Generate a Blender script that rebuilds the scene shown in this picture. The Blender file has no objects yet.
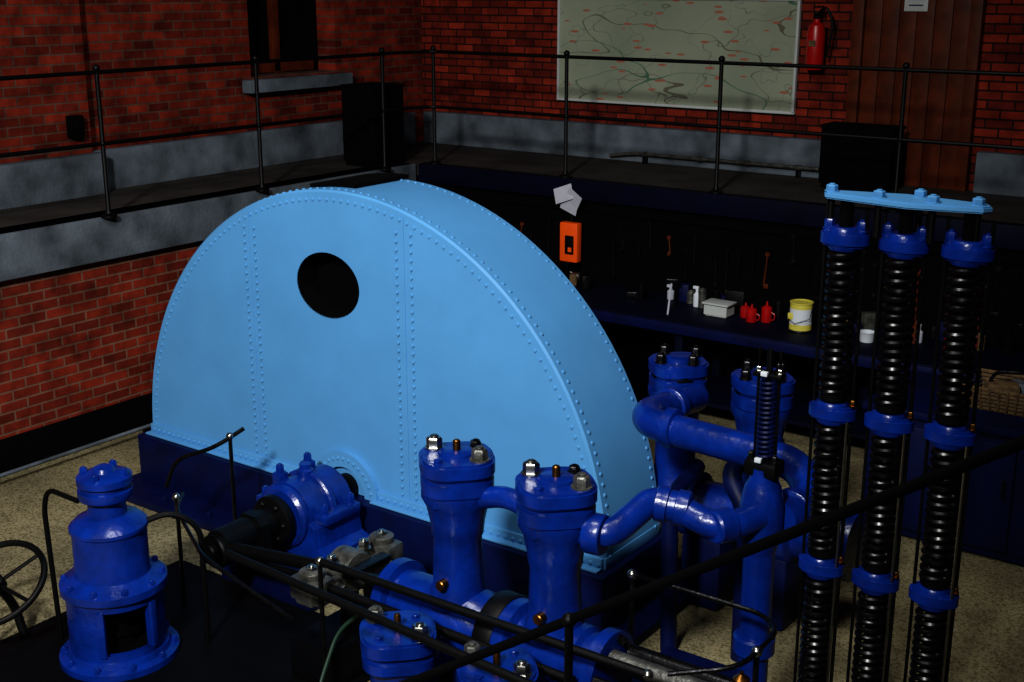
import bpy, bmesh, math, random
from mathutils import Vector, Matrix
random.seed(7)
S=bpy.context.scene
try:
    S.view_settings.view_transform='Standard'
    S.view_settings.look='None'
except Exception: pass
for lk in ('Medium High Contrast','Standard - Medium High Contrast'):
    try:
        S.view_settings.look=lk; break
    except Exception: pass

def lin(c):
    return tuple(((x/255)/12.92 if x/255<=0.04045 else ((x/255+0.055)/1.055)**2.4) for x in c)

# ---------------------------------------------------------------- materials
def mat(name,col,rough=0.5,metal=0.0,var=0.15,scale=12,bump=0.0,bscale=60,spec=0.5,coat=0.0):
    m=bpy.data.materials.new(name); m.use_nodes=True
    nt=m.node_tree; b=nt.nodes['Principled BSDF']
    c=lin(col)
    tc=nt.nodes.new('ShaderNodeTexCoord')
    n=nt.nodes.new('ShaderNodeTexNoise'); n.inputs['Scale'].default_value=scale; n.inputs['Detail'].default_value=5
    nt.links.new(tc.outputs['Object'],n.inputs['Vector'])
    r=nt.nodes.new('ShaderNodeValToRGB')
    r.color_ramp.elements[0].position=0.3; r.color_ramp.elements[1].position=0.7
    r.color_ramp.elements[0].color=(*[x*(1-var) for x in c],1)
    r.color_ramp.elements[1].color=(*[min(1,x*(1+var)) for x in c],1)
    nt.links.new(n.outputs['Fac'],r.inputs['Fac']); nt.links.new(r.outputs['Color'],b.inputs['Base Color'])
    b.inputs['Roughness'].default_value=rough; b.inputs['Metallic'].default_value=metal
    b.inputs['Specular IOR Level'].default_value=spec
    b.inputs['Coat Weight'].default_value=coat; b.inputs['Coat Roughness'].default_value=0.15
    if bump>0:
        n2=nt.nodes.new('ShaderNodeTexNoise'); n2.inputs['Scale'].default_value=bscale; n2.inputs['Detail'].default_value=4
        nt.links.new(tc.outputs['Object'],n2.inputs['Vector'])
        bp=nt.nodes.new('ShaderNodeBump'); bp.inputs['Strength'].default_value=bump; bp.inputs['Distance'].default_value=0.01
        nt.links.new(n2.outputs['Fac'],bp.inputs['Height']); nt.links.new(bp.outputs['Normal'],b.inputs['Normal'])
    return m

M={}
M['lblue']=mat('light_blue_paint',(82,143,194),0.5,var=0.05,scale=3,bump=0.06,bscale=90,spec=0.25)
M['blue']=mat('cobalt_paint',(3,38,118),0.28,var=0.3,scale=9,bump=0.4,bscale=24,spec=0.5)
M['navy']=mat('navy_paint',(3,14,56),0.5,var=0.3,scale=5,bump=0.1,spec=0.2)
M['dnavy']=mat('dark_navy_paint',(2,6,28),0.6,var=0.3,scale=5,spec=0.12)
M['black']=mat('black_iron',(4,4,5),0.5,var=0.4,scale=20,bump=0.1,spec=0.2)
M['matte']=mat('matte_black',(3,3,4),0.9,var=0.3,spec=0.08)  # flat black; also painted in for darkness in cover hole and under gallery
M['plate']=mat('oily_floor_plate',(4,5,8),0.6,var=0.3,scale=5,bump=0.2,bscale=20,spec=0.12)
M['steel']=mat('polished_steel',(165,165,160),0.28,1.0,var=0.25,scale=30)
M['lsteel']=mat('machined_steel',(92,92,88),0.4,0.6,var=0.6,scale=18,bump=0.4)
M['dsteel']=mat('oily_steel',(44,44,46),0.3,0.9,var=0.5,scale=25,bump=0.2)
M['brass']=mat('old_brass',(140,95,45),0.35,1.0,var=0.3,scale=30)
M['spring']=mat('spring_black',(6,6,9),0.28,0.1,var=0.2,spec=0.5)
M['conc']=mat('concrete',(84,92,100),0.9,var=0.5,scale=3.5,bump=0.4,bscale=35,spec=0.1)
M['gfloor']=mat('gallery_floor_stone',(50,47,45),0.8,var=0.4,scale=2.5,bump=0.3,spec=0.15)
M['wood']=mat('varnished_wood',(78,32,12),0.5,var=0.4,scale=6,bump=0.1,spec=0.2)
M['white']=mat('white_plastic',(205,212,220),0.4,var=0.04)
M['wframe']=mat('board_frame',(175,180,178),0.5,var=0.06)
M['red']=mat('red_paint',(160,14,14),0.35,var=0.15)
M['yellow']=mat('yellow_label',(200,190,80),0.5,var=0.06)
M['orange']=mat('orange_plastic',(235,85,10),0.45,var=0.06)
M['brown']=mat('straw_basket',(90,70,42),0.8,var=0.5,scale=40,bump=0.5)
M['paper']=mat('paper',(175,178,190),0.8,var=0.08)
M['green']=mat('green_hose',(16,46,32),0.5)

def brick(name,ax,c1,c2,mort):
    m=bpy.data.materials.new(name); m.use_nodes=True
    nt=m.node_tree; b=nt.nodes['Principled BSDF']; L=nt.links
    tc=nt.nodes.new('ShaderNodeTexCoord'); sp=nt.nodes.new('ShaderNodeSeparateXYZ'); cb=nt.nodes.new('ShaderNodeCombineXYZ')
    L.new(tc.outputs['Object'],sp.inputs[0]); L.new(sp.outputs[ax],cb.inputs[0]); L.new(sp.outputs[2],cb.inputs[1])
    br=nt.nodes.new('ShaderNodeTexBrick')
    br.inputs['Scale'].default_value=1; br.inputs['Brick Width'].default_value=0.225; br.inputs['Row Height'].default_value=0.077
    br.inputs['Mortar Size'].default_value=0.008; br.inputs['Mortar Smooth'].default_value=0.2
    br.inputs['Color1'].default_value=(*lin(c1),1); br.inputs['Color2'].default_value=(*lin(c2),1); br.inputs['Mortar'].default_value=(*lin(mort),1)
    br.inputs['Bias'].default_value=0.0
    L.new(cb.outputs[0],br.inputs['Vector'])
    n=nt.nodes.new('ShaderNodeTexNoise'); n.inputs['Scale'].default_value=5; n.inputs['Detail'].default_value=8; n.inputs['Roughness'].default_value=0.65; L.new(tc.outputs['Object'],n.inputs['Vector'])
    r=nt.nodes.new('ShaderNodeMapRange'); r.inputs[1].default_value=0.35; r.inputs[2].default_value=0.65; r.inputs[3].default_value=0.5; r.inputs[4].default_value=1.35
    L.new(n.outputs['Fac'],r.inputs[0])
    mx=nt.nodes.new('ShaderNodeMix'); mx.data_type='RGBA'; mx.blend_type='MULTIPLY'; mx.inputs[0].default_value=1
    L.new(br.outputs['Color'],mx.inputs[6]); L.new(r.outputs[0],mx.inputs[7]); L.new(mx.outputs[2],b.inputs['Base Color'])
    b.inputs['Roughness'].default_value=0.8; b.inputs['Specular IOR Level'].default_value=0.15
    bp=nt.nodes.new('ShaderNodeBump'); bp.inputs['Strength'].default_value=0.6; bp.inputs['Distance'].default_value=0.01; bp.invert=True
    L.new(br.outputs['Fac'],bp.inputs['Height']); L.new(bp.outputs['Normal'],b.inputs['Normal'])
    return m
M['brick_x']=brick('brick_back',0,(134,44,26),(80,22,14),(30,20,17)); M['brick_y']=brick('brick_left',1,(128,42,25),(76,22,14),(86,60,50)); M['brick_yl']=brick('brick_left_lower',1,(122,40,24),(88,28,17),(108,78,64))

def terrazzo():
    m=bpy.data.materials.new('terrazzo_floor'); m.use_nodes=True
    nt=m.node_tree; b=nt.nodes['Principled BSDF']; L=nt.links
    tc=nt.nodes.new('ShaderNodeTexCoord')
    v=nt.nodes.new('ShaderNodeTexVoronoi'); v.inputs['Scale'].default_value=85; L.new(tc.outputs['Object'],v.inputs['Vector'])
    r=nt.nodes.new('ShaderNodeValToRGB'); e=r.color_ramp.elements
    e[0].position=0.1; e[0].color=(*lin((100,92,66)),1); e[1].position=0.7; e[1].color=(*lin((150,140,108)),1)
    sx=nt.nodes.new('ShaderNodeSeparateColor'); L.new(v.outputs['Color'],sx.inputs[0]); L.new(sx.outputs[0],r.inputs['Fac'])
    n=nt.nodes.new('ShaderNodeTexNoise'); n.inputs['Scale'].default_value=1.6; n.inputs['Detail'].default_value=6; L.new(tc.outputs['Object'],n.inputs['Vector'])
    mr=nt.nodes.new('ShaderNodeMapRange'); mr.inputs[1].default_value=0.35; mr.inputs[2].default_value=0.65; mr.inputs[3].default_value=0.6; mr.inputs[4].default_value=1.0
    L.new(n.outputs['Fac'],mr.inputs[0])
    mx=nt.nodes.new('ShaderNodeMix'); mx.data_type='RGBA'; mx.blend_type='MULTIPLY'; mx.inputs[0].default_value=1
    L.new(r.outputs[0],mx.inputs[6]); L.new(mr.outputs[0],mx.inputs[7]); L.new(mx.outputs[2],b.inputs['Base Color'])
    b.inputs['Roughness'].default_value=0.7; b.inputs['Specular IOR Level'].default_value=0.2
    return m
M['floor']=terrazzo()

def mapmat():
    m=bpy.data.materials.new('network_map_print'); m.use_nodes=True
    nt=m.node_tree; b=nt.nodes['Principled BSDF']; L=nt.links
    tc=nt.nodes.new('ShaderNodeTexCoord')
    base=nt.nodes.new('ShaderNodeTexNoise'); base.inputs['Scale'].default_value=1.2; base.inputs['Detail'].default_value=6; L.new(tc.outputs['Object'],base.inputs['Vector'])
    rr=nt.nodes.new('ShaderNodeValToRGB'); rr.color_ramp.elements[0].position=0.3; rr.color_ramp.elements[1].position=0.7
    rr.color_ramp.elements[0].color=(*lin((122,132,114)),1); rr.color_ramp.elements[1].color=(*lin((146,153,134)),1)
    L.new(base.outputs['Fac'],rr.inputs['Fac']); prev=rr.outputs[0]
    for sc,off,w,col in [((0.5,1,1.3),3,0.0022,(96,92,78)),((0.3,1,0.8),9,0.0012,(72,104,84)),((0.8,1,1.6),21,0.002,(104,108,90)),((1.6,1,2.2),33,0.002,(106,116,102))]:
        mp=nt.nodes.new('ShaderNodeMapping'); mp.inputs['Scale'].default_value=sc; mp.inputs['Location'].default_value=(off,0,off)
        n=nt.nodes.new('ShaderNodeTexNoise'); n.inputs['Scale'].default_value=1; n.inputs['Detail'].default_value=3
        L.new(tc.outputs['Object'],mp.inputs[0]); L.new(mp.outputs[0],n.inputs['Vector'])
        s=nt.nodes.new('ShaderNodeMath'); s.operation='SUBTRACT'; s.inputs[1].default_value=0.5; L.new(n.outputs['Fac'],s.inputs[0])
        a=nt.nodes.new('ShaderNodeMath'); a.operation='ABSOLUTE'; L.new(s.outputs[0],a.inputs[0])
        c=nt.nodes.new('ShaderNodeMath'); c.operation='LESS_THAN'; c.inputs[1].default_value=w; L.new(a.outputs[0],c.inputs[0])
        mx=nt.nodes.new('ShaderNodeMix'); mx.data_type='RGBA'; L.new(c.outputs[0],mx.inputs[0]); L.new(prev,mx.inputs[6]); mx.inputs[7].default_value=(*lin(col),1)
        prev=mx.outputs[2]
    v=nt.nodes.new('ShaderNodeTexVoronoi'); v.inputs['Scale'].default_value=1
    mp=nt.nodes.new('ShaderNodeMapping'); mp.inputs['Scale'].default_value=(4,1,16); L.new(tc.outputs['Object'],mp.inputs[0]); L.new(mp.outputs[0],v.inputs['Vector'])
    c=nt.nodes.new('ShaderNodeMath'); c.operation='LESS_THAN'; c.inputs[1].default_value=0.2; L.new(v.outputs['Distance'],c.inputs[0])
    mx=nt.nodes.new('ShaderNodeMix'); mx.data_type='RGBA'; L.new(c.outputs[0],mx.inputs[0]); L.new(prev,mx.inputs[6]); mx.inputs[7].default_value=(*lin((152,98,80)),1)
    L.new(mx.outputs[2],b.inputs['Base Color']); b.inputs['Roughness'].default_value=0.6; b.inputs['Specular IOR Level'].default_value=0.2
    return m
M['map']=mapmat()

# ---------------------------------------------------------------- builder
def frame(axis):
    z=Vector(axis).normalized()
    t=Vector((0,0,1)) if abs(z.z)<0.9 else Vector((1,0,0))
    x=t.cross(z).normalized(); y=z.cross(x)
    return Matrix((x,y,z)).transposed()
class B:
    def __init__(s,name):
        s.name=name; s.bm=bmesh.new(); s.slots=[]
    def mi(s,m):
        if m not in s.slots: s.slots.append(m)
        return s.slots.index(m)
    def faces(s,verts,fs,m):
        i=s.mi(m); vs=[s.bm.verts.new(v) for v in verts]
        for f in fs:
            try:
                F=s.bm.faces.new([vs[k] for k in f]); F.material_index=i; F.smooth=True
            except ValueError: pass
    def lathe(s,prof,loc,m,axis=(0,0,1),seg=24,rot=0):
        R=frame(axis) if tuple(axis)!=(0,0,1) else Matrix.Identity(3)
        V=[];loc=Vector(loc); F=[]; idx=[]
        for r,z in prof:
            if r<=1e-6: idx.append([len(V)]); V.append(loc+R@Vector((0,0,z)))
            else:
                ring=[]
                for k in range(seg):
                    a=rot+2*math.pi*k/seg; ring.append(len(V)); V.append(loc+R@Vector((r*math.cos(a),r*math.sin(a),z)))
                idx.append(ring)
        for A,C in zip(idx,idx[1:]):
            for k in range(seg):
                k2=(k+1)%seg
                if len(A)==1 and len(C)==1: continue
                if len(A)==1: F.append((A[0],C[k2],C[k]))
                elif len(C)==1: F.append((A[k],A[k2],C[0]))
                else: F.append((A[k],A[k2],C[k2],C[k]))
        if len(idx[0])>1: F.append(tuple(reversed(idx[0])))
        if len(idx[-1])>1: F.append(tuple(idx[-1]))
        s.faces(V,F,m)
    def cyl(s,p1,p2,r,m,seg=20,bev=0.0,r2=None):
        p1=Vector(p1);p2=Vector(p2); h=(p2-p1).length; r2=r if r2 is None else r2
        if bev>0: pr=[(r-bev,0),(r,bev),(r2,h-bev),(r2-bev,h)]
        else: pr=[(r,0),(r2,h)]
        s.lathe(pr,p1,m,axis=tuple(p2-p1) ,seg=seg)
    def box(s,c,size,m,bev=0.0,rot=None):
        b2=bmesh.new(); bmesh.ops.create_cube(b2,size=1)
        for v in b2.verts: v.co=Vector((v.co.x*size[0],v.co.y*size[1],v.co.z*size[2]))
        if bev>0: bmesh.ops.bevel(b2,geom=b2.edges[:],offset=bev,segments=2,affect='EDGES',profile=0.6)
        Mx=Matrix.Translation(Vector(c))
        if rot is not None: Mx=Mx@rot.to_4x4()
        V=[Mx@v.co for v in b2.verts]; b2.verts.index_update()
        F=[tuple(v.index for v in f.verts) for f in b2.faces]; b2.free()
        s.faces(V,F,m)
    def prism(s,pts,d0,d1,m,plane='XZ',bev=0):
        def P(p,d):
            return Vector((p[0],d,p[1])) if plane=='XZ' else (Vector((p[0],p[1],d)) if plane=='XY' else Vector((d,p[0],p[1])))
        b2=bmesh.new(); n=len(pts)
        a=[b2.verts.new(P(p,d0)) for p in pts]; c=[b2.verts.new(P(p,d1)) for p in pts]
        b2.faces.new(a); b2.faces.new(list(reversed(c)))
        for k in range(n): b2.faces.new([a[k],c[k],c[(k+1)%n],a[(k+1)%n]])
        bmesh.ops.recalc_face_normals(b2,faces=b2.faces[:])
        if bev>0:
            es=[e for e in b2.edges if (e.verts[0] in a)==(e.verts[1] in a)]
            bmesh.ops.bevel(b2,geom=es,offset=bev,segments=2,affect='EDGES')
        b2.verts.index_update()
        V=[v.co.copy() for v in b2.verts]; F=[tuple(v.index for v in f.verts) for f in b2.faces]; b2.free()
        s.faces(V,F,m)
    def tube(s,pts,r,m,seg=10,fil=0.0,fs=5,closed=False):
        P=[Vector(p) for p in pts]
        if fil>0 and len(P)>2:
            Q=[P[0]]
            for k in range(1,len(P)-1):
                a,b,c=P[k-1],P[k],P[k+1]; f=min(fil,(a-b).length*0.49,(c-b).length*0.49)
                A=b+(a-b).normalized()*f; C=b+(c-b).normalized()*f
                for j in range(fs+1):
                    t=j/fs; Q.append(A*(1-t)**2+b*2*t*(1-t)+C*t*t)
            Q.append(P[-1]); P=Q
        V=[];F=[]; n=len(P); N=None
        for k in range(n):
            if closed: t=(P[(k+1)%n]-P[k-1]).normalized()
            else: t=(P[min(k+1,n-1)]-P[max(k-1,0)]).normalized()
            if N is None:
                h=Vector((0,0,1)) if abs(t.z)<0.9 else Vector((1,0,0)); N=h.cross(t).normalized()
            else:
                N=(N-t*N.dot(t)).normalized()
            Bn=t.cross(N)
            for j in range(seg):
                a=2*math.pi*j/seg; V.append(P[k]+N*math.cos(a)*r+Bn*math.sin(a)*r)
        for k in range(n if closed else n-1):
            k2=(k+1)%n
            for j in range(seg):
                j2=(j+1)%seg; F.append((k*seg+j,k*seg+j2,k2*seg+j2,k2*seg+j))
        if not closed:
            F.append(tuple(reversed(range(seg)))); F.append(tuple(range((n-1)*seg,n*seg)))
        s.faces(V,F,m)
    def helix(s,x,y,z0,z1,R,r,pitch,m,seg=6,n=14):
        turns=(z1-z0)/pitch; N=int(turns*n); pts=[(x+R*math.cos(2*math.pi*k/n),y+R*math.sin(2*math.pi*k/n),z0+(z1-z0)*k/N) for k in range(N+1)]
        s.tube(pts,r,m,seg=seg)
    def ball(s,c,r,m,seg=12,n=6):
        pr=[(0 if k in(0,n) else r*math.sin(math.pi*k/n),-r*math.cos(math.pi*k/n)) for k in range(n+1)]
        s.lathe(pr,c,m,seg=seg)
    def rivet(s,c,ax,r,m):
        s.lathe([(r,0),(r*0.85,r*0.5),(0,r*0.8)],c,m,axis=ax,seg=8)
    def nut(s,c,r,h,m,stud=None,ax=(0,0,1),rot=0.3):
        s.lathe([(r*1.25,0),(r*1.25,h*0.12)],c,m,axis=ax,seg=14)
        s.lathe([(r*0.96,h*.1),(r,h*0.2),(r,h*0.85),(r*0.85,h)],c,m,axis=ax,seg=6,rot=rot)
        s.lathe([(r*0.5,h*.9),(r*0.5,h*1.15),(r*0.4,h*1.2)],c,stud or m,axis=ax,seg=12)
    def done(s,ang=35):
        me=bpy.data.meshes.new(s.name)
        bmesh.ops.recalc_face_normals(s.bm,faces=s.bm.faces[:])
        s.bm.to_mesh(me); s.bm.free()
        for k in s.slots: me.materials.append(M[k])
        try: me.set_sharp_from_angle(angle=math.radians(ang))
        except Exception: pass
        o=bpy.data.objects.new(s.name,me); S.collection.objects.link(o); return o

G=1.78; LE=-8.03; BE=9.5; LW=-9.15; BW=10.95
# ---------------------------------------------------------------- room
b=B('floor'); b.box((-3.5,4,-0.1),(12,14,0.2),'floor'); b.done()
b=B('wall_back'); b.box((-3.5,BW+0.15,2.9),(12,0.3,6.2),'brick_x'); b.done()
b=B('wall_left')
for (y0,y1,z0,z1) in [(-3,8.42,0,6),(9.58,BW,0,6),(8.42,9.58,0,2.62),(8.42,9.58,4.6,6)]:
    b.box((LW-0.2,(y0+y1)/2,(z0+z1)/2),(0.4,y1-y0,z1-z0),'brick_y')
b.done()
b=B('wall_left_pier'); b.box((LW+0.06,1.75,3.9),(0.119,9.5,4.2),'brick_y'); b.done()  # brick pier standing proud of the left wall
b=B('window_1')
b.box((LW-0.33,9.0,3.6),(0.04,1.16,2.0),'matte')
b.box((LW-0.27,9.0,3.6),(0.07,0.09,1.96),'wood',0.01); b.box((LW-0.27,8.47,3.6),(0.07,0.08,1.96),'matte',0.01); b.box((LW-0.27,9.53,3.6),(0.07,0.08,1.96),'matte',0.01)
b.box((LW-0.27,9.0,2.68),(0.07,1.14,0.1),'wood',0.01); b.box((LW-0.27,9.0,3.55),(0.06,1.14,0.05),'matte',0.01)
b.done()
b=B('trim_1'); b.box((LW+0.06,9.0,2.54),(0.12,1.4,0.12),'conc',0.01); b.done()
b=B('baseboard_left')
b.box((LW+0.05,8.6,G+0.17),(0.1,4.2,0.34),'conc',0.01); b.box((LW+0.18,1.8,G+0.17),(0.12,9.5,0.34),'conc',0.01); b.done()
b=B('baseboard_back')
b.box((-6.63,BW-0.06,G+0.17),(4.84,0.12,0.34),'conc',0.01); b.box((-0.55,BW-0.06,G+0.17),(5.0,0.12,0.34),'conc',0.01); b.done()
b=B('gallery_walkway')
b.box(((LW+LE)/2+0.01,4,G-0.06),(LE-LW-0.02,13.88,0.12),'gfloor')
b.box((LE-0.1,3.2,G-0.165),(0.26,12.5,0.33),'conc',0.012)
b.done()
b=B('gallery_walkway')
b.box(((LE+2.45)/2+0.01,(BE+BW)/2-0.01,G-0.06),(2.45-LE,BW-BE-0.02,0.12),'gfloor')
b.box((-2.8,BE+0.04,G-0.09),(10.4,0.12,0.18),'dnavy',0.01)
b.done()
b=B('wall_left_lower')
b.box((LE-0.15,3.2,0.86),(0.2,12.6,1.16),'brick_yl'); b.box((LE-0.14,3.2,0.14),(0.22,12.6,0.28),'matte',0.005)
b.done()
b=B('wall_back_lower'); b.box((-2.8,BE+0.1,0.79),(10.4,0.1,1.58),'matte'); b.done()  # black panel stands in for the dark cavity under the gallery
b=B('drain_pipe'); b.cyl((LE+0.16,-2,0.1),(LE+0.16,8.8,0.1),0.014,'conc',12)
for y in (0,2,4,6,8): b.box((LE+0.13,y,0.05),(0.16,0.04,0.1),'dsteel')
b.done()
b=B('door_1')
x0,x1=-4.22,-3.12
for k in range(6):
    w=(x1-x0-0.2)/6; b.box((x0+0.1+w*(k+.5),BW-0.03,G+1.15),(w-0.006,0.05,2.3),'wood',0.004)
for xx in (x0+0.05,x1-0.05): b.box((xx,BW-0.05,G+1.2),(0.1,0.1,2.4),'wood',0.008)
b.box(((x0+x1)/2,BW-0.05,G+2.44),(x1-x0,0.1,0.1),'wood',0.008)
b.done()
b=B('door_sign'); b.box((-3.68,BW-0.065,3.32),(0.2,0.015,0.14),'wframe',0.003); b.box((-3.68,BW-0.075,3.35),(0.16,0.004,0.03),'paper'); b.box((-3.68,BW-0.075,3.3),(0.12,0.004,0.01),'navy'); b.done()
b=B('wall_conduit')
b.tube([(-6.6,BW-0.17,G+0.05),(-6.3,BW-0.17,G+0.09),(-4.4,BW-0.17,G+0.09)],0.018,'lsteel')
for x in (-6.2,-5.6,-5.1,-4.6): b.lathe([(0.026,-0.02),(0.026,0.02)],(x,BW-0.17,G+0.09),'lsteel',axis=(1,0,0),seg=12)
for x in (-6.2,-4.6): b.box((x,BW-0.16,G+0.045),(0.03,0.06,0.09),'dsteel')
b.done()
b=B('network_map_board')
mx0,mx1,mz0,mz1=-7.31,-4.74,2.34,3.34
b.box(((mx0+mx1)/2,BW-0.02,(mz0+mz1)/2),(mx1-mx0,0.03,mz1-mz0),'map')
for z in (mz0,mz1): b.box(((mx0+mx1)/2,BW-0.03,z),(mx1-mx0+0.03,0.05,0.025),'wframe',0.004)
for x in (mx0,mx1): b.box((x,BW-0.03,(mz0+mz1)/2),(0.025,0.05,mz1-mz0),'wframe',0.004)
b.done()
b=B('fire_extinguisher'); x,y=-4.53,BW-0.12
b.lathe([(0.07,0),(0.08,0.02),(0.08,0.32),(0.065,0.38),(0.03,0.41),(0.03,0.44)],(x,y,2.74),'red',seg=24)
b.box((x,y,3.2),(0.05,0.07,0.05),'black',0.01); b.box((x+0.03,y-0.04,3.23),(0.04,0.14,0.02),'black',0.004); b.box((x+0.03,y-0.04,3.28),(0.03,0.16,0.015),'black',0.004)
b.tube([(x,y-0.02,3.2),(x+0.1,y-0.06,3.3),(x+0.17,y-0.04,3.15),(x+0.12,y-0.03,2.85)],0.012,'black',fil=0.08)
b.box((x,y-0.08,2.97),(0.06,0.008,0.05),'brown'); b.box((x,BW-0.02,2.95),(0.12,0.05,0.3),'dsteel')
b.done()
b=B('electrical_box'); b.box((LW+0.16,6.33,2.35),(0.08,0.12,0.18),'matte',0.01); b.box((LW+0.205,6.33,2.35),(0.01,0.08,0.12),'black',0.003); b.done()
def cabinet(name,c,sz):
    b=B(name); z0=G
    b.box((c[0],c[1],z0+sz[2]/2+0.02),(sz[0],sz[1],sz[2]-0.04),'matte',0.015)
    b.box((c[0],c[1],z0+sz[2]-0.005),(sz[0]+0.02,sz[1]+0.02,0.03),'matte',0.008)
    b.box((c[0],c[1],z0+0.02),(sz[0]-0.04,sz[1]-0.04,0.04),'matte')
    for k in range(6): b.box((c[0],c[1]-sz[1]/2-0.006,z0+0.12+k*(sz[2]-0.2)/6),(sz[0]*0.8,0.012,0.015),'matte')
    b.box((c[0]+sz[0]*0.4,c[1]-sz[1]/2-0.02,z0+sz[2]*0.6),(0.015,0.03,0.1),'matte')
    b.done()
cabinet('heater_cabinet',(-8.3,9.18),(0.4,0.45,0.76)); cabinet('storage_cabinet',(-3.92,10.5),(0.62,0.3,0.53))

b=B('gallery_railing')
rx=-7.98; ry=9.56
def post(x,y,h=1.1):
    b.lathe([(0.06,0),(0.06,0.015),(0.03,0.03),(0.017,0.06),(0.017,h),(0.0,h)],(x,y,G),'black',seg=14)
    b.ball((x,y,G+h),0.028,'black'); b.ball((x,y,G+0.55),0.024,'black')
for y in (1.3,2.8,4.3,5.84,7.4,8.97): post(rx,y)
for x in (-7.85,-6.32,-4.8,-3.27,-1.74,-0.2,1.3): post(x,ry)
for h in (0.55,1.07):
    b.tube([(rx,-2,G+h),(rx,9.3,G+h),(-7.85,ry,G+h),(2.4,ry,G+h)],0.016,'black',fil=0.08)
b.done()

# ---------------------------------------------------------------- flywheel cover
cx,cz,R=-5.13,0.42,1.875; y0,y1=5.34,5.93
b=B('flywheel_cover')
N=72
out=[(cx+R*math.cos(math.pi*k/N),cz+R*math.sin(math.pi*k/N)) for k in range(N+1)]
hx,hz,hr,hrx=-5.235,1.725,0.2,0.255
bm2=bmesh.new()
vo=[bm2.verts.new((p[0],y0,p[1])) for p in out]; vh=[bm2.verts.new((hx+hrx*math.cos(2*math.pi*k/48),y0,hz+hr*math.sin(2*math.pi*k/48))) for k in range(48)]
ed=[bm2.edges.new((vo[k],vo[(k+1)%len(vo)])) for k in range(len(vo))]+[bm2.edges.new((vh[k],vh[(k+1)%48])) for k in range(48)]
bmesh.ops.triangle_fill(bm2,use_beauty=True,use_dissolve=False,edges=ed)
bm2.verts.index_update()
b.faces([v.co.copy() for v in bm2.verts],[tuple(v.index for v in f.verts) for f in bm2.faces],'lblue'); bm2.free()
V=[];F=[]
for (dr,yy) in [(0,y0),(0.012,y0+0.012),(0.012,y1-0.012),(0,y1)]:
    for k in range(N+1):
        a=math.pi*k/N; V.append((cx+(R+dr)*math.cos(a),yy,cz+(R+dr)*math.sin(a)))
for j in range(3):
    for k in range(N): F.append((j*(N+1)+k,j*(N+1)+k+1,(j+1)*(N+1)+k+1,(j+1)*(N+1)+k))
b.faces(V,F,'lblue')
b.faces([(p[0],y1,p[1]) for p in out],[tuple(range(N+1))],'lblue')
b.faces([(cx-R,y0,cz),(cx+R,y0,cz),(cx+R,y1,cz),(cx-R,y1,cz)],[(0,1,2,3)],'lblue')
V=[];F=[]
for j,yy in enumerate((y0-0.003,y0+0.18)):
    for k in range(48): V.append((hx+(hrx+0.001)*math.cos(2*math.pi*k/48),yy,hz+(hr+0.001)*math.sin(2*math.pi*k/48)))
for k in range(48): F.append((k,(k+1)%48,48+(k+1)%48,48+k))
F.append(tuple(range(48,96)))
b.faces(V,F,'matte')  # black liner paints in the darkness inside the cover
rv=0.0115
n=int(math.pi*R/0.058)
for k in range(1,n):
    a=math.pi*k/n
    r=R-0.045; b.rivet((cx+r*math.cos(a),y0,cz+r*math.sin(a)),(0,-1,0),rv,'lblue')
    b.rivet((cx+(R+.012)*math.cos(a),y0+0.05,cz+(R+.012)*math.sin(a)),(math.cos(a),0,math.sin(a)),rv,'lblue')
    b.rivet((cx+(R+.012)*math.cos(a),y1-0.05,cz+(R+.012)*math.sin(a)),(math.cos(a),0,math.sin(a)),rv,'lblue')
for sx in (-5.94,-5.85,-4.68,-4.57):
    zt=cz+math.sqrt((R-0.09)**2-(sx-cx)**2); z=cz+0.09
    while z<zt: b.rivet((sx,y0-0.003,z),(0,-1,0),rv,'lblue'); z+=0.05
for sx in (-5.895,-4.625):
    zt=cz+math.sqrt((R-0.02)**2-(sx-cx)**2); b.box((sx,y0-0.001,(cz+zt)/2),(0.006,0.006,zt-cz),'lblue')
x=cx-R+0.04
while x<cx+R:
    if abs(x-cx)>0.27: b.rivet((x,y0-0.02,cz+0.03),(0,-1,0),rv,'lblue')
    x+=0.052
for (a0,a1) in ((cx-R,cx-0.24),(cx+0.24,cx+R)):
    b.box(((a0+a1)/2,y0-0.01,cz+0.032),(a1-a0,0.02,0.065),'lblue',0.004); b.box(((a0+a1)/2,y0-0.035,cz+0.005),(a1-a0,0.07,0.012),'lblue',0.003)
b.box((cx+R,(y0+y1)/2,cz+0.03),(0.03,y1-y0,0.07),'lblue',0.004)
pts=[(cx+0.27*math.cos(math.pi*k/20),cz+0.27*math.sin(math.pi*k/20)) for k in range(21)]+[(cx+0.17*math.cos(math.pi*k/20),cz+0.17*math.sin(math.pi*k/20)) for k in range(20,-1,-1)]
for k in range(20):
    q=[pts[k],pts[k+1],pts[41-k-1],pts[41-k]]
    b.prism(q,y0-0.035,y0,'lblue')
for k in range(1,16): 
    a=math.pi*k/16; b.rivet((cx+0.225*math.cos(a),y0-0.035,cz+0.225*math.sin(a)),(0,-1,0),rv,'lblue')
pts=[]
for k in range(9):
    a=math.radians(89+k*1.4); pts.append((cx+(R+.016)*math.cos(a),cz+(R+.016)*math.sin(a)))
for k in range(8,-1,-1):
    a=math.radians(89+k*1.4); pts.append((cx+(R+.04)*math.cos(a),cz+(R+.04)*math.sin(a)))
b.prism(pts,y0+0.12,y1+0.02,'matte')
b.done(30)

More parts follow.
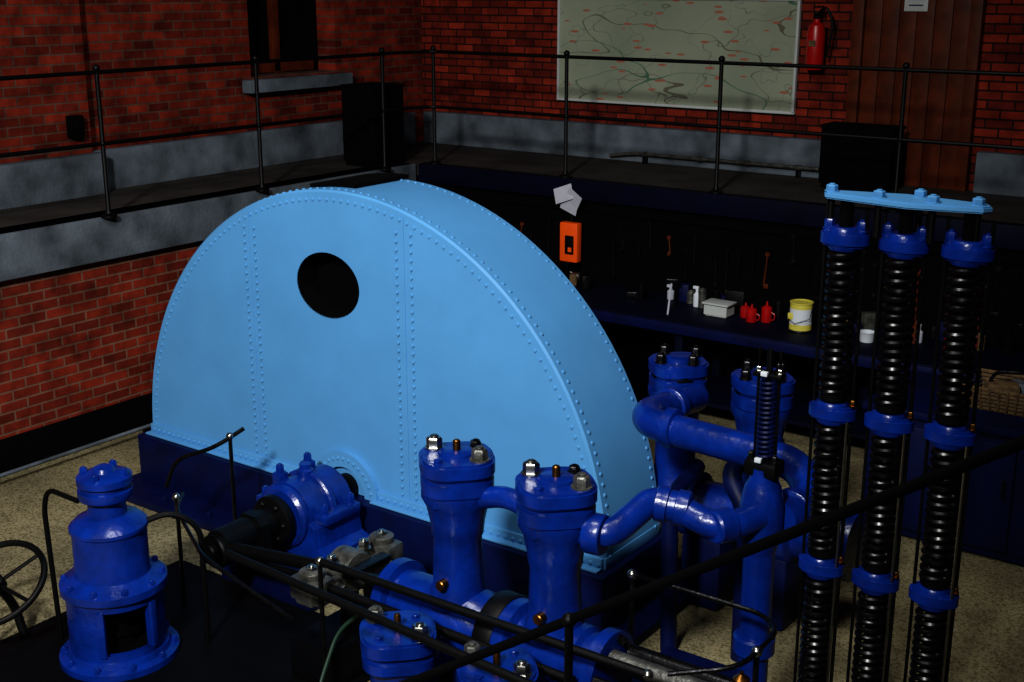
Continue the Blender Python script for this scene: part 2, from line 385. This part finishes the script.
b=B('engine_bed')
b.box((cx,5.63,0.21),(3.86,0.78,0.41),'navy',0.012)
b.box((cx,5.6,0.03),(4.15,1.15,0.06),'navy',0.012)
b.box((cx,4.95,0.1),(0.75,0.7,0.2),'navy',0.02)
x=cx-1.95
while x<cx+2: b.nut((x,5.1,0.06),0.018,0.03,'navy'); x+=0.45
b.box((-2.9,4.05,0.07),(1.6,0.85,0.14),'navy',0.02)
b.box((-3.4,4.2,0.3),(0.35,0.28,0.35),'navy',0.03); b.box((-2.8,4.2,0.3),(0.35,0.28,0.35),'navy',0.03)
b.done()

b=B('crankshaft_bearing')
hw=0.2
prof=[(cx-0.34,0.2),(cx+0.34,0.2),(cx+0.34,0.27),(cx+0.27,0.3),(cx+0.25,0.42)]+[(cx+hw*math.cos(math.pi*k/16),0.45+hw*math.sin(math.pi*k/16)) for k in range(17)]+[(cx-0.25,0.42),(cx-0.27,0.3),(cx-0.34,0.27)]
b.prism(prof,4.8,5.18,'blue',bev=0.015)
b.lathe([(0.215,0),(0.225,0.01),(0.225,0.04),(0.2,0.05)],(cx,4.97,0.45),'blue',axis=(0,1,0),seg=32)
b.lathe([(0.17,0),(0.19,0.02),(0.19,0.05)],(cx,4.76,0.45),'blue',axis=(0,1,0),seg=32)
b.lathe([(0.05,0),(0.05,0.05),(0.035,0.06),(0.035,0.09),(0,0.09)],(cx,4.98,0.63),'blue',seg=18)
for sx in (-0.245,0.245):
    b.box((cx+sx,4.99,0.46),(0.1,0.3,0.06),'blue',0.015)
    for yy in (4.88,5.1): b.nut((cx+sx,yy,0.49),0.026,0.05,'blue')
for sx,yy in((-0.1,4.87),(-0.1,5.1)):
    b.box((cx+sx,yy,0.64),(0.07,0.07,0.07),'blue',0.01); b.nut((cx+sx,yy,0.67),0.027,0.05,'blue')
b.cyl((cx,4.28,0.45),(cx,5.35,0.45),0.09,'black',28)
b.lathe([(0.13,0),(0.15,0.01),(0.15,0.05),(0.1,0.06)],(cx,4.68,0.45),'black',axis=(0,1,0),seg=28)
for k in range(6):
    a=k*math.pi/3; b.nut((cx+0.11*math.cos(a),4.69,0.45+0.11*math.sin(a)),0.018,0.025,'dsteel',ax=(0,-1,0))
b.done()

b=B('crank_and_connecting_rod')
b.prism([(cx-0.12,0.2),(cx+0.12,0.2),(cx+0.1,0.5),(cx+0.05,0.55),(cx-0.05,0.55),(cx-0.1,0.5)],4.5,4.6,'black',bev=0.015)
b.cyl((cx,4.2,0.42),(cx,4.6,0.42),0.06,'black',20,0.01)
b.tube([(cx,4.3,0.44),(-4.25,4.3,0.55)],0.035,'black',12); b.tube([(cx,4.3,0.39),(-4.25,4.3,0.47)],0.02,'dsteel',12)
b.lathe([(0.09,0),(0.1,0.01),(0.1,0.1),(0.09,0.11)],(cx,4.24,0.42),'black',axis=(0,1,0),seg=24)
b.box((-4.15,4.3,0.55),(0.12,0.66,0.09),'lsteel',0.02)
for yy in (4.04,4.56):
    b.box((-4.15,yy,0.58),(0.2,0.13,0.12),'lsteel',0.02); b.lathe([(0.06,0),(0.065,0.01),(0.065,0.04),(0.05,0.05)],(-4.15,yy,0.63),'lsteel',seg=20)
b.lathe([(0.1,-0.07),(0.11,-0.06),(0.11,0.06),(0.1,0.07)],(-4.15,4.3,0.58),'lsteel',axis=(1,0,0),seg=24)
b.box((-4.02,4.3,0.63),(0.07,0.3,0.04),'dsteel',0.012)
for yy in (4.04,4.18,4.42,4.56): b.nut((-4.15,yy,0.65),0.03,0.045,'steel')
for yy in (4.12,4.47): b.nut((-4.06,yy,0.57),0.03,0.05,'steel',ax=(1,0,0))
b.cyl((-4.15,4.25,0.58),(-3.75,4.25,0.58),0.045,'steel',20)
b.cyl((-4.15,4.06,0.6),(-2.6,4.04,0.6),0.022,'black',12)
b.box((-4.2,4.3,0.12),(0.3,0.5,0.24),'plate',0.02); b.cyl((-4.15,4.3,0.2),(-4.15,4.3,0.52),0.05,'black',14)
b.done()

# ---------------------------------------------------------------- pumps
def sqflange(b,x,y,z0,z1,r,m='blue'):
    pts=[]
    for k in range(48):
        a=2*math.pi*k/48; rr=r*(1+0.06*math.cos(4*a)); pts.append((x+rr*math.cos(a),y+rr*math.sin(a)))
    b.prism(pts,z0,z1,m,'XY',bev=min(0.012,(z1-z0)*0.3))
def pump(b,x,y,zt,zb,r=0.183,big=True):
    b.lathe([(0.15,zb),(0.14,zb+0.04),(0.12,zb+0.09),(0.114,zt-0.44),(0.122,zt-0.42),(0.128,zt-0.36),(0.145,zt-0.28),(0.168,zt-0.235),(0.168,zt-0.2)],(x,y,0),'blue',seg=32)
    sqflange(b,x,y,zt-0.205,zt-0.12,r*0.97); sqflange(b,x,y,zt-0.112,zt-0.035,r)
    b.lathe([(0.15,zt-0.13),(0.15,zt-0.1)],(x,y,0),'black',seg=24)
    b.lathe([(r*0.46,zt-0.04),(r*0.44,zt-0.02),(r*0.38,zt-0.015)],(x,y,0),'blue',seg=28)
    if big:
        for s_ in (-1,1): b.nut((x+0.132*s_,y,zt-0.035),0.038,0.055,'steel' if s_<0 else 'lsteel',rot=0.5)
        b.nut((x+0.01,y+0.13,zt-0.035),0.026,0.03,'dsteel'); b.nut((x,y-0.135,zt-0.035),0.022,0.015,'blue')
        b.lathe([(0.018,zt-0.02),(0.018,zt+0.03),(0.012,zt+0.035)],(x,y,0),'brass',seg=10)
    else:
        for k in range(4):
            a=math.pi/4+k*math.pi/2+0.4; b.nut((x+r*0.75*math.cos(a),y+r*0.75*math.sin(a),zt-0.035),0.027,0.05,'dsteel')
    for k in range(4):
        a=k*math.pi/2; b.cyl((x+r*0.8*math.cos(a),y+r*0.8*math.sin(a),zt-0.25),(x+r*0.8*math.cos(a),y+r*0.8*math.sin(a),zt-0.2),0.028,'blue',6)

b=B('hydraulic_pump')
ya=4.25
for x in (-3.39,-2.84): pump(b,x,ya,1.43,0.66)
b.lathe([(0.1,0),(0.19,0.01),(0.19,0.07),(0.15,0.08),(0.15,0.28),(0.17,0.3),(0.17,0.55),(0.15,0.58),(0.15,0.72),(0.19,0.73),(0.19,0.79),(0.15,0.81),(0.17,0.95),(0.17,1.13),(0.15,1.15),(0.15,1.2),(0.19,1.21),(0.19,1.27),(0.09,1.28)],(-3.8,ya,0.56),'blue',axis=(1,0,0),seg=32)
b.lathe([(0.06,-0.15),(0.07,-0.14),(0.07,0.02)],(-3.8,ya,0.56),'dsteel',axis=(1,0,0),seg=20)
b.lathe([(0.195,-0.05),(0.2,-0.04),(0.2,0.04),(0.195,0.05)],(-3.12,ya,0.56),'black',axis=(1,0,0),seg=28)
for k in range(6):
    a=k*math.pi/3+0.2
    b.nut((-3.8,ya+0.15*math.cos(a),0.56+0.15*math.sin(a)),0.022,0.035,'dsteel',ax=(-1,0,0)); b.nut((-2.53,ya+0.15*math.cos(a),0.56+0.15*math.sin(a)),0.022,0.035,'dsteel',ax=(1,0,0))
for x in (-3.38,-2.83):
    b.cyl((x,ya-0.08,0.79),(x,ya-0.155,0.79),0.026,'brass',12,0.004)
    yv=3.8
    b.lathe([(0.17,0.14),(0.17,0.2),(0.13,0.24),(0.13,0.5),(0.15,0.56)],(x,yv,0),'blue',seg=30)
    sqflange(b,x,yv,0.55,0.62,0.175); sqflange(b,x,yv,0.63,0.71,0.18)
    for s_ in (-1,1): b.nut((x+0.13*s_,yv,0.71),0.036,0.055,'steel' if s_>0 else 'lsteel',rot=0.5); b.nut((x,yv+0.125*s_,0.71),0.02,0.015,'blue')
    b.lathe([(0.016,0.7),(0.016,0.77),(0.012,0.78)],(x,yv,0),'brass',seg=10)
    b.cyl((x,yv,0.4),(x,ya-0.05,0.5),0.1,'blue',24)
b.cyl((-3.38,3.8,0.35),(-2.5,3.8,0.35),0.085,'blue',24)
b.tube([(-3.28,ya,1.2),(-3.1,ya,1.26),(-2.9,ya,1.2)],0.05,'blue',16,fil=0.08)
zb=1.24
b.tube([(-2.75,ya,zb-0.05),(-2.58,ya+0.03,zb-0.05),(-2.52,ya+0.28,zb+0.05),(-2.42,ya+0.32,zb+0.03),(-2.2,4.55,zb-0.02),(-2.1,4.78,zb)],0.062,'blue',20,fil=0.12)
b.lathe([(0.085,-0.03),(0.09,-0.02),(0.09,0.04),(0.085,0.05)],(-2.65,ya+0.015,zb-0.05),'blue',axis=(1,0.15,0),seg=28)
b.lathe([(0.068,-0.08),(0.08,-0.07),(0.08,-0.02),(0.07,-0.015),(0.07,0.015),(0.08,0.02),(0.08,0.07),(0.068,0.08)],(-2.43,ya+0.31,zb+0.03),'blue',axis=(1,0.3,-0.1),seg=28)
b.lathe([(0.065,-0.05),(0.074,-0.04),(0.074,0.04),(0.065,0.05)],(-2.2,4.58,zb-0.01),'blue',axis=(0.4,0.8,0),seg=28)
b.done(40)

b=B('hydraulic_pump')
yb=6.1
for x in (-3.25,-2.73): pump(b,x,yb,1.46,0.66,r=0.17,big=False)
b.lathe([(0.1,0),(0.19,0.01),(0.19,0.07),(0.15,0.08),(0.15,0.6),(0.19,0.61),(0.19,0.67),(0.15,0.69),(0.15,0.95),(0.2,0.96),(0.2,1.02),(0.09,1.03)],(-3.15,yb,0.58),'blue',axis=(1,0,0),seg=32)
for x in (-3.0,-2.6): b.box((x,yb,0.22),(0.25,0.25,0.44),'navy',0.03)
b.tube([(-3.08,6.0,1.26),(-3.08,5.45,1.32),(-2.98,5.3,1.33),(-2.15,5.28,1.3),(-2.0,5.1,1.2),(-2.05,4.85,1.2)],0.08,'blue',22,fil=0.16)
for p,ax in (((-3.08,5.72,1.29),(0,1,0)),((-2.85,5.3,1.33),(1,0,0)),((-2.3,5.285,1.31),(1,0,0)),((-2.05,4.98,1.2),(0,1,0))):
    b.lathe([(0.094,-0.03),(0.1,-0.025),(0.1,0.025),(0.094,0.03)],p,'blue',axis=ax,seg=28)
b.tube([(-2.7,6.0,1.05),(-2.7,5.65,1.0),(-2.55,5.6,0.85),(-2.55,5.6,0.0)],0.05,'navy',18,fil=0.12)
b.tube([(-3.0,5.9,0.9),(-2.95,5.5,0.85),(-2.9,5.45,0.0)],0.045,'navy',18,fil=0.12)
b.box((-2.55,5.0,0.08),(0.5,0.5,0.16),'navy',0.02)
b.done(40)

b=B('relief_valve')
vx,vy=-2.12,4.8
b.cyl((vx,vy,0),(vx,vy,1.1),0.07,'blue',24)
b.lathe([(0.15,0),(0.15,0.03),(0.08,0.05)],(vx,vy,0),'blue',seg=24)
b.lathe([(0.07,1.05),(0.09,1.12),(0.095,1.2),(0.095,1.28),(0.08,1.36),(0.06,1.4),(0.06,1.45)],(vx,vy,0),'blue',seg=28)
b.lathe([(0.085,0.55),(0.095,0.56),(0.095,0.63),(0.085,0.64)],(vx,vy,0),'blue',seg=24)
b.box((vx,vy,1.45),(0.15,0.11,0.07),'black',0.015)
for s_ in (-1,1): b.nut((vx+s_*0.055,vy-0.02,1.485),0.015,0.03,'dsteel')
b.helix(vx,vy,1.49,1.86,0.034,0.008,0.022,'navy',6,12); b.cyl((vx,vy,1.45),(vx,vy,1.98),0.014,'black',10)
for sx in (-0.048,0.048):
    b.cyl((vx+sx,vy,1.44),(vx+sx,vy,1.98),0.007,'dsteel',8); b.nut((vx+sx,vy,1.88),0.013,0.02,'steel')
b.box((vx,vy,1.87),(0.13,0.06,0.022),'black',0.006)
b.box((vx,vy-0.05,1.885),(0.03,0.02,0.02),'white',0.003); b.box((vx,vy-0.065,1.5),(0.03,0.02,0.02),'white',0.003)
b.done()

# ---------------------------------------------------------------- spring columns
b=B('spring_accumulator')
ys=4.6
cxs=(-1.755,-1.525,-1.29)
col=[2.54,1.84,1.17,0.5]
for i,x in enumerate(cxs):
    b.cyl((x,ys,0.06),(x,ys,2.68),0.026,'matte',14)
    b.lathe([(0.12,0),(0.12,0.05),(0.07,0.08)],(x,ys,0),'navy',seg=24)
    for j,z in enumerate(col):
        pts=[]
        for k in range(36):
            a=2*math.pi*k/36; pts.append((x+0.096*math.cos(a),ys+0.066*math.sin(a)))
        b.prism(pts,z-0.035,z+0.025,'blue','XY',bev=0.01)
        b.lathe([(0.056,-0.05),(0.062,-0.04),(0.062,0.03),(0.055,0.04)],(x,ys,z),'blue',seg=24)
        if j>0:
            b.lathe([(0.058,0.05),(0.058,0.08)],(x,ys,z),'black',seg=20)
            b.nut((x+0.08,ys,z+0.03),0.012,0.025,'brass')
    for za,zb_ in zip(col[1:],col[:-1]):
        b.helix(x,ys,za+0.06,zb_-0.055,0.052,0.0125,0.034,'spring',7,16)
    b.helix(x,ys,0.08,col[3]-0.055,0.052,0.0125,0.034,'spring',7,16)
    b.cyl((x-0.08,ys,0.05),(x-0.08,ys,2.66),0.007,'black',8); b.cyl((x+0.08,ys,0.05),(x+0.08,ys,2.66),0.008,'dsteel',8)
    b.cyl((x+0.075,ys-0.03,0.05),(x+0.075,ys-0.03,1.84),0.006,'steel',8)
    b.nut((x-0.065,ys,2.565),0.02,0.04,'blue'); b.nut((x+0.065,ys,2.565),0.02,0.04,'blue')
b.prism([(-1.85,4.6),(-1.83,4.63),(-1.56,4.70),(-1.25,4.65),(-1.22,4.6),(-1.24,4.56),(-1.5,4.5),(-1.83,4.56)],2.685,2.71,'lblue','XY',bev=0.006)
for (x,y) in ((-1.82,4.6),(-1.62,4.56),(-1.5,4.66),(-1.42,4.56),(-1.27,4.6)): b.nut((x,y,2.71),0.022,0.025,'lblue'); b.cyl((x,y,2.56),(x,y,2.69),0.014,'black',10)
b.done()

# ---------------------------------------------------------------- front left pump
b=B('vertical_air_pump')
px,py=-5.26,3.68
def ringwin(zb,zt,r,m,win):
    seg=96
    V=[];F=[]
    for k in range(seg):
        a=2*math.pi*k/seg
        for rr in (r,r-0.03):
            V.append((px+rr*math.cos(a),py+rr*math.sin(a),zb)); V.append((px+rr*math.cos(a),py+rr*math.sin(a),zt))
    for k in range(seg):
        k2=(k+1)%seg; am=2*math.pi*(k+.5)/seg
        d=(am-win[0]+math.pi)%(2*math.pi)-math.pi
        if abs(d)<win[1]: continue
        A=k*4;C=k2*4
        F+= [(A,C,C+1,A+1),(A+2,A+3,C+3,C+2)]
    b.faces(V,F,m)
wa=math.atan2(-py,-px)+0.22
b.lathe([(0.3,0),(0.31,0.01),(0.31,0.05),(0.27,0.06),(0.26,0.09)],(px,py,0),'blue',seg=48)
b.lathe([(0.24,0.08),(0.24,0.1)],(px,py,0),'matte',seg=48)
ringwin(0.08,0.13,0.25,'blue',(0,0)); ringwin(0.13,0.37,0.25,'blue',(wa,0.55)); ringwin(0.37,0.42,0.25,'blue',(0,0))
for s_ in (-1,1):
    a=wa+s_*0.56; b.box((px+0.238*math.cos(a),py+0.238*math.sin(a),0.25),(0.05,0.04,0.26),'blue',0.01,Matrix.Rotation(a,3,'Z'))
b.cyl((px,py,0.1),(px,py,0.42),0.1,'matte',24)
for k in range(3): b.lathe([(0.12,0),(0.12,0.02)],(px,py,0.17+k*0.08),'black',seg=24)
b.lathe([(0.25,0.41),(0.275,0.42),(0.275,0.46),(0.24,0.475),(0.195,0.5),(0.19,0.52),(0.19,0.74),(0.2,0.75),(0.2,0.77),(0.17,0.8),(0.1,0.83),(0.095,0.9),(0.135,0.92),(0.14,0.93),(0.14,0.965),(0.12,0.97),(0.12,0.99),(0.14,1.0),(0.14,1.035),(0.12,1.045),(0.06,1.06),(0.05,1.08),(0.03,1.09)],(px,py,0),'blue',seg=40)
for k in range(10):
    a=k*2*math.pi/10+0.2; b.nut((px+0.25*math.cos(a),py+0.25*math.sin(a),0.46),0.018,0.03,'blue'); b.nut((px+0.285*math.cos(a),py+0.285*math.sin(a),0.05),0.018,0.03,'blue')
for k in range(4):
    a=k*math.pi/2+0.5; b.nut((px+0.11*math.cos(a),py+0.11*math.sin(a),1.035),0.022,0.035,'blue')
b.tube([(px-0.1,py-0.1,0.9),(px-0.33,py-0.12,0.92),(px-0.38,py-0.12,0.8),(px-0.38,py-0.1,0.02)],0.014,'black',10,fil=0.1)
b.tube([(px+0.1,py+0.1,0.75),(px+0.2,py+0.25,0.8),(px+0.3,py+0.35,0.7),(px+0.3,py+0.35,0.02)],0.016,'black',10,fil=0.12)
b.done()

b=B('valve_handwheel')
wx,wy,wz=-5.84,3.36,0.38
tilt=Matrix.Rotation(math.radians(30),3,'X')@Matrix.Rotation(math.radians(10),3,'Y')
pts=[Vector((wx,wy,wz))+tilt@Vector((0.26*math.cos(2*math.pi*k/40),0.26*math.sin(2*math.pi*k/40),0)) for k in range(40)]
b.tube(pts,0.018,'black',10,closed=True)
for k in range(5):
    a=2*math.pi*k/5; b.tube([Vector((wx,wy,wz)),Vector((wx,wy,wz))+tilt@Vector((0.26*math.cos(a),0.26*math.sin(a),0))],0.011,'black',8)
ax=tilt@Vector((0,0,1))
b.lathe([(0.045,-0.03),(0.045,0.03),(0.02,0.04)],(wx,wy,wz),'black',axis=tuple(ax),seg=16)
b.tube([Vector((wx,wy,wz)),Vector((wx,wy,wz))-ax*0.22,(wx+0.02,wy+0.12,0.0)],0.025,'black',12,fil=0.06)
b.done()

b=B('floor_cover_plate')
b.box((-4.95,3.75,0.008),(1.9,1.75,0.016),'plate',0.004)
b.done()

def gp(x,y,z): b.cyl((x,y,0.0),(x,y,z),0.012,'dsteel',10); b.ball((x,y,z),0.024,'steel')
b=B('machine_guard_rail')
b.tube([(-5.95,4.6,0.5),(-5.85,4.6,0.7),(-5.6,4.7,0.8),(-5.5,4.85,0.9)],0.013,'dsteel',10,fil=0.1)
gp(-5.55,4.78,0.86); 
b.done()
b=B('machine_guard_rail')
gp(-5.42,4.25,0.68)
b.tube([(-5.45,4.32,0.67),(-5.3,4.15,0.67),(-4.8,3.9,0.62),(-4.1,3.85,0.5)],0.011,'dsteel',10,fil=0.08)
gp(-4.0,3.95,0.8)
b.tube([(-4.0,3.95,0.8),(-2.2,3.97,0.8)],0.02,'black',12)
b.tube([(-4.4,3.72,0.82),(-2.0,3.6,0.8)],0.02,'black',12)
gp(-2.2,3.97,0.8); gp(-2.0,3.6,0.8)
b.done()
b=B('machine_guard_rail')
b.tube([(-2.59,4.5,0.92),(-1.95,4.5,0.92),(-1.84,4.4,0.92),(-1.84,4.05,0.92),(-2.1,3.95,0.85)],0.011,'dsteel',10,fil=0.1)
gp(-2.59,4.5,0.92); gp(-1.84,4.2,0.92)
b.done()
b=B('plunger_rods')
for i,(yy,zz,rr) in enumerate(((4.36,0.62,0.04),(4.2,0.66,0.045),(4.06,0.62,0.025))):
    b.cyl((-2.51,yy,zz),(-1.72,yy,zz),rr,'lsteel' if i==1 else 'dsteel',20,0.004)
b.box((-1.68,4.2,0.6),(0.1,0.5,0.14),'dsteel',0.02); b.box((-1.68,4.2,0.27),(0.2,0.3,0.54),'navy',0.02)
b.box((-2.3,4.2,0.45),(0.06,0.44,0.3),'black',0.015)
for yy in (4.05,4.2,4.36): b.nut((-1.63,yy,0.6),0.03,0.05,'dsteel',ax=(1,0,0))
b.lathe([(0.02,0),(0.02,0.03),(0.035,0.04),(0.035,0.08),(0.01,0.1),(0.01,0.11)],(-1.9,4.2,0.7),'brass',seg=16)
b.lathe([(0.03,0),(0.045,0.02),(0.045,0.05),(0.01,0.07)],(-1.72,4.1,0.67),'lsteel',seg=16)
b.done()
b=B('green_hose'); b.tube([(-3.75,3.95,0.6),(-3.85,3.9,0.5),(-3.85,3.75,0.25),(-3.7,3.55,0.03)],0.01,'green',10,fil=0.1); b.done()

# staircase with handrail
b=B('staircase')
sy=3.0; sl=0.681
def rz(x): return 1.03+(x+2.71)*sl
b.tube([(-3.0,sy,rz(-3.0)),(0.0,sy,rz(0.0)),(0.9,sy,rz(0))],0.016,'matte',12,fil=0.06)
for x in (-2.9,-1.95,0.0): b.cyl((x,sy,max(0,rz(x)-1.0)),(x,sy,rz(x)),0.014,'black',12); b.ball((x,sy,rz(x)),0.025,'black')
for yy in (sy,2.1):
    b.prism([(-3.2,0.0),(-2.85,0.0),(0.15,G-0.12),(0.15,G),(-0.2,G),(-3.2,0.12)],yy-0.02,yy+0.02,'black')
for k in range(9):
    z=0.18*(k+1); x=-3.0+k*(3.0/10)+0.1; b.box((x+0.05,2.55,z),(0.28,0.86,0.03),'black',0.004)
b.box((0.7,2.55,G-0.03),(1.3,0.95,0.06),'black')
for xx in (0.2,1.25):
    for yy in (2.15,2.95): b.cyl((xx,yy,0),(xx,yy,G),0.03,'black',10)
b.done()

# ---------------------------------------------------------------- workbench
b=B('workbench')
b.box((-4.6,8.98,0.87),(5.4,0.85,0.06),'dnavy',0.008); b.box((-4.6,8.55,0.85),(5.3,0.03,0.08),'navy',0.006)
b.box((-4.6,9.0,0.25),(5.2,0.75,0.03),'dnavy')
for x in (-7.2,-5.9,-4.6,-3.3,-2.0):
    for y in (8.65,9.33): b.box((x,y,0.43),(0.07,0.07,0.86),'dnavy',0.008)
b.done()
b=B('blue_cupboard')
b.box((-1.7,8.0,0.43),(1.9,0.8,0.82),'navy',0.015); b.box((-1.7,8.0,0.86),(1.98,0.88,0.05),'navy',0.01)
for x in (-2.4,-1.93,-1.46,-0.99): b.box((x,7.59,0.43),(0.42,0.03,0.7),'navy',0.012); b.box((x+0.16,7.56,0.5),(0.015,0.03,0.1),'dsteel')
b.done()
b=B('wicker_basket')
b.prism([(-2.12,7.85),(-1.72,7.85),(-1.72,8.2),(-2.12,8.2)],0.886,0.9,'brown','XY')
for k in range(6):
    z=0.9+k*0.026; e=0.006*k
    b.tube([(-2.12-e,7.85-e,z),(-1.72+e,7.85-e,z),(-1.72+e,8.2+e,z),(-2.12-e,8.2+e,z)],0.012,'brown',8,closed=True)
for k in range(9):
    t=k/8; b.cyl((-2.12+0.4*t,7.84,0.89),(-2.15+0.46*t,7.81,1.04),0.008,'brown',6)
b.box((-1.95,8.0,0.99),(0.2,0.12,0.1),'brown',0.02,Matrix.Rotation(0.5,3,'Z')); b.box((-1.85,8.1,0.99),(0.15,0.1,0.09),'conc',0.02)
b.tube([(-2.05,7.95,0.95),(-2.0,8.0,1.1),(-1.85,8.0,1.12)],0.012,'dsteel',8,fil=0.04)
b.done()
Z=0.902
b=B('paint_tin')
x,y=-3.7,8.9
b.lathe([(0.085,0),(0.09,0.005),(0.09,0.01),(0.085,0.015)],(x,y,Z),'steel',seg=28); b.lathe([(0.086,0.015),(0.086,0.06)],(x,y,Z),'yellow',seg=28); b.lathe([(0.0865,0.06),(0.0865,0.18)],(x,y,Z),'white',seg=28); b.lathe([(0.086,0.18),(0.086,0.215),(0.09,0.22),(0.09,0.228),(0.075,0.228),(0.075,0.222),(0,0.222)],(x,y,Z),'yellow',seg=28)
b.box((x-0.05,y-0.07,Z+0.12),(0.05,0.02,0.05),'yellow',0.004)
b.tube([(x-0.09,y,1.1),(x-0.1,y-0.07,1.02),(x,y-0.12,0.98),(x+0.1,y-0.07,1.02),(x+0.09,y,1.1)],0.003,'dsteel',6)
b.done()
b=B('plastic_tub'); x,y=-4.42,8.95
b.prism([(-0.1+x,y-0.07),(x+0.1,y-0.07),(x+0.1,y+0.07),(x-0.1,y+0.07)],Z,1.0,'wframe','XY',bev=0.01); b.box((x,y,1.005),(0.23,0.17,0.015),'wframe',0.005); b.done()
for (x,y,h) in ((-4.12,8.92,0.12),(-4.02,8.98,0.14),(-4.22,9.02,0.1)):
    b=B('red_oil_can'); b.lathe([(0.04,0),(0.043,0.005),(0.043,h*0.8),(0.03,h*0.9),(0.01,h*0.95),(0.006,h*1.2)],(x,y,Z),'red',seg=20); b.tube([(x+0.04,y,0.9+h*.6),(x+0.07,y,0.9+h*.5),(x+0.065,y,0.9+h*.2),(x+0.04,y,0.9+h*.15)],0.005,'red',6,fil=0.02); b.done()
b=B('plastic_cup'); b.lathe([(0.05,0),(0.062,0.07),(0.066,0.075),(0.056,0.075),(0.05,0.02),(0,0.02)],(-3.17,8.9,Z),'white',seg=24); b.done()
for (x,y,c,h) in ((-4.7,9.1,'white',1),(-5.2,9.05,'dsteel',1),(-5.0,9.2,'paper',0.7),(-3.45,9.25,'brown',0.8),(-4.58,9.2,'dsteel',0.8),(-2.85,9.1,'paper',0.8),(-2.6,9.0,'red',0.5)):
    b=B('spray_bottle'); b.lathe([(0.028,0),(0.03,0.01),(0.03,0.1*h),(0.013,0.12*h),(0.013,0.15*h)],(x,y,Z),c,seg=18); b.box((x-0.01,y,Z+0.16*h),(0.05,0.025,0.025),c,0.006); b.done()
b=B('hammer'); b.tube([(-4.75,8.7,0.91),(-4.86,8.95,1.1)],0.008,'paper',8); b.box((-4.87,8.98,1.12),(0.1,0.035,0.035),'dsteel',0.008,Matrix.Rotation(0.4,3,'Z')); b.done()
b=B('orange_phone_case')
b.box((-6.17,BE-0.07,1.22),(0.19,0.08,0.36),'orange',0.015); b.box((-6.155,BE-0.115,1.2),(0.09,0.02,0.17),'black',0.008); b.box((-6.14,BE-0.13,1.16),(0.035,0.01,0.04),'orange'); b.cyl((-6.17,BE-0.05,1.4),(-6.17,BE-0.05,1.7),0.01,'black',8)
b.tube([(-6.22,BE-0.07,1.04),(-6.25,BE-0.08,0.97),(-6.1,BE-0.09,0.93),(-5.95,BE-0.1,0.92)],0.005,'paper',6,fil=0.04)
b.done()
b=B('paper_note')
for (dx,z,r,w,t) in ((0.0,1.56,0.35,0.18,0.2),(-0.05,1.66,-0.35,0.2,-0.2),(0.06,1.63,0.6,0.16,0.3)):
    b.box((-6.17+dx,BE-0.1-abs(dx)*0.4,z),(w,0.003,0.14),'paper',0,Matrix.Rotation(r,3,'Y')@Matrix.Rotation(t,3,'X'))
b.done()
b=B('hanging_tool_set')
b.box((-4.6,BE+0.03,1.52),(4.9,0.03,0.05),'matte')
for k in range(34):
    x=-6.9+k*0.14+random.uniform(-.05,.05)
    if abs(x+6.15)<0.2: continue
    L=random.uniform(0.12,0.45); t=random.choice(['black','matte','dsteel','black','wood','dsteel'])
    zt=random.uniform(1.25,1.5)
    b.cyl((x,BE+0.02,zt),(x+random.uniform(-.03,.03),BE+0.02,zt-L),0.007,t,8)
    b.lathe([(0.02,-0.008),(0.02,0.008)],(x,BE+0.02,zt),t,axis=(0,1,0),seg=12); b.box((x,BE+0.02,zt-L),(random.choice([.02,.04,.06]),0.016,0.04),t,0.006)
b.done()
b=B('bench_clutter')
for k in range(40):
    x=random.uniform(-6.9,-2.2); y=random.uniform(9.05,9.36); h=random.uniform(0.04,0.17); t=random.choice(['black','dsteel','matte','brown','black','lsteel','navy','wood'])
    if random.random()<0.5: b.lathe([(0.035,0),(0.035,h),(0.02,h+0.02)],(x,y,Z),t,seg=16)
    else: b.box((x,y,Z+h/2),(random.uniform(.05,.16),0.08,h),t,0.01,Matrix.Rotation(random.random(),3,'Z'))
b.done()

# ---------------------------------------------------------------- light, world, camera
def aim(o,loc,tgt):
    o.location=loc; o.rotation_euler=(Vector(tgt)-Vector(loc)).to_track_quat('-Z','Y').to_euler(); S.collection.objects.link(o)
l=bpy.data.lights.new('key_spot','SPOT'); l.energy=4300; l.spot_size=math.radians(64); l.spot_blend=1.0; l.shadow_soft_size=0.45; l.color=(1,0.99,0.97)  # unseen key light, cone shaped to keep the workbench dim
aim(bpy.data.objects.new('key_spot',l),(-1.2,-2.9,6.8),(-5.8,5.2,0.9))
l=bpy.data.lights.new('overhead_fill','AREA'); l.size=1.0; l.energy=130; l.color=(1,0.98,0.95)  # added soft fill from above, no fitting modelled
aim(bpy.data.objects.new('overhead_fill',l),(-3.2,3.0,6.5),(-4.2,5.2,0.5))
w=bpy.data.worlds.new('world'); S.world=w; w.use_nodes=True
w.node_tree.nodes['Background'].inputs[0].default_value=(0.5,0.6,0.8,1); w.node_tree.nodes['Background'].inputs[1].default_value=0.003
cam=bpy.data.cameras.new('camera'); cam.lens=44.33; cam.sensor_width=36; cam.clip_end=100
co=bpy.data.objects.new('camera',cam); co.location=(0,0,3.47); co.rotation_euler=(math.radians(90-15.8),0,math.radians(35.9)); S.collection.objects.link(co); S.camera=co
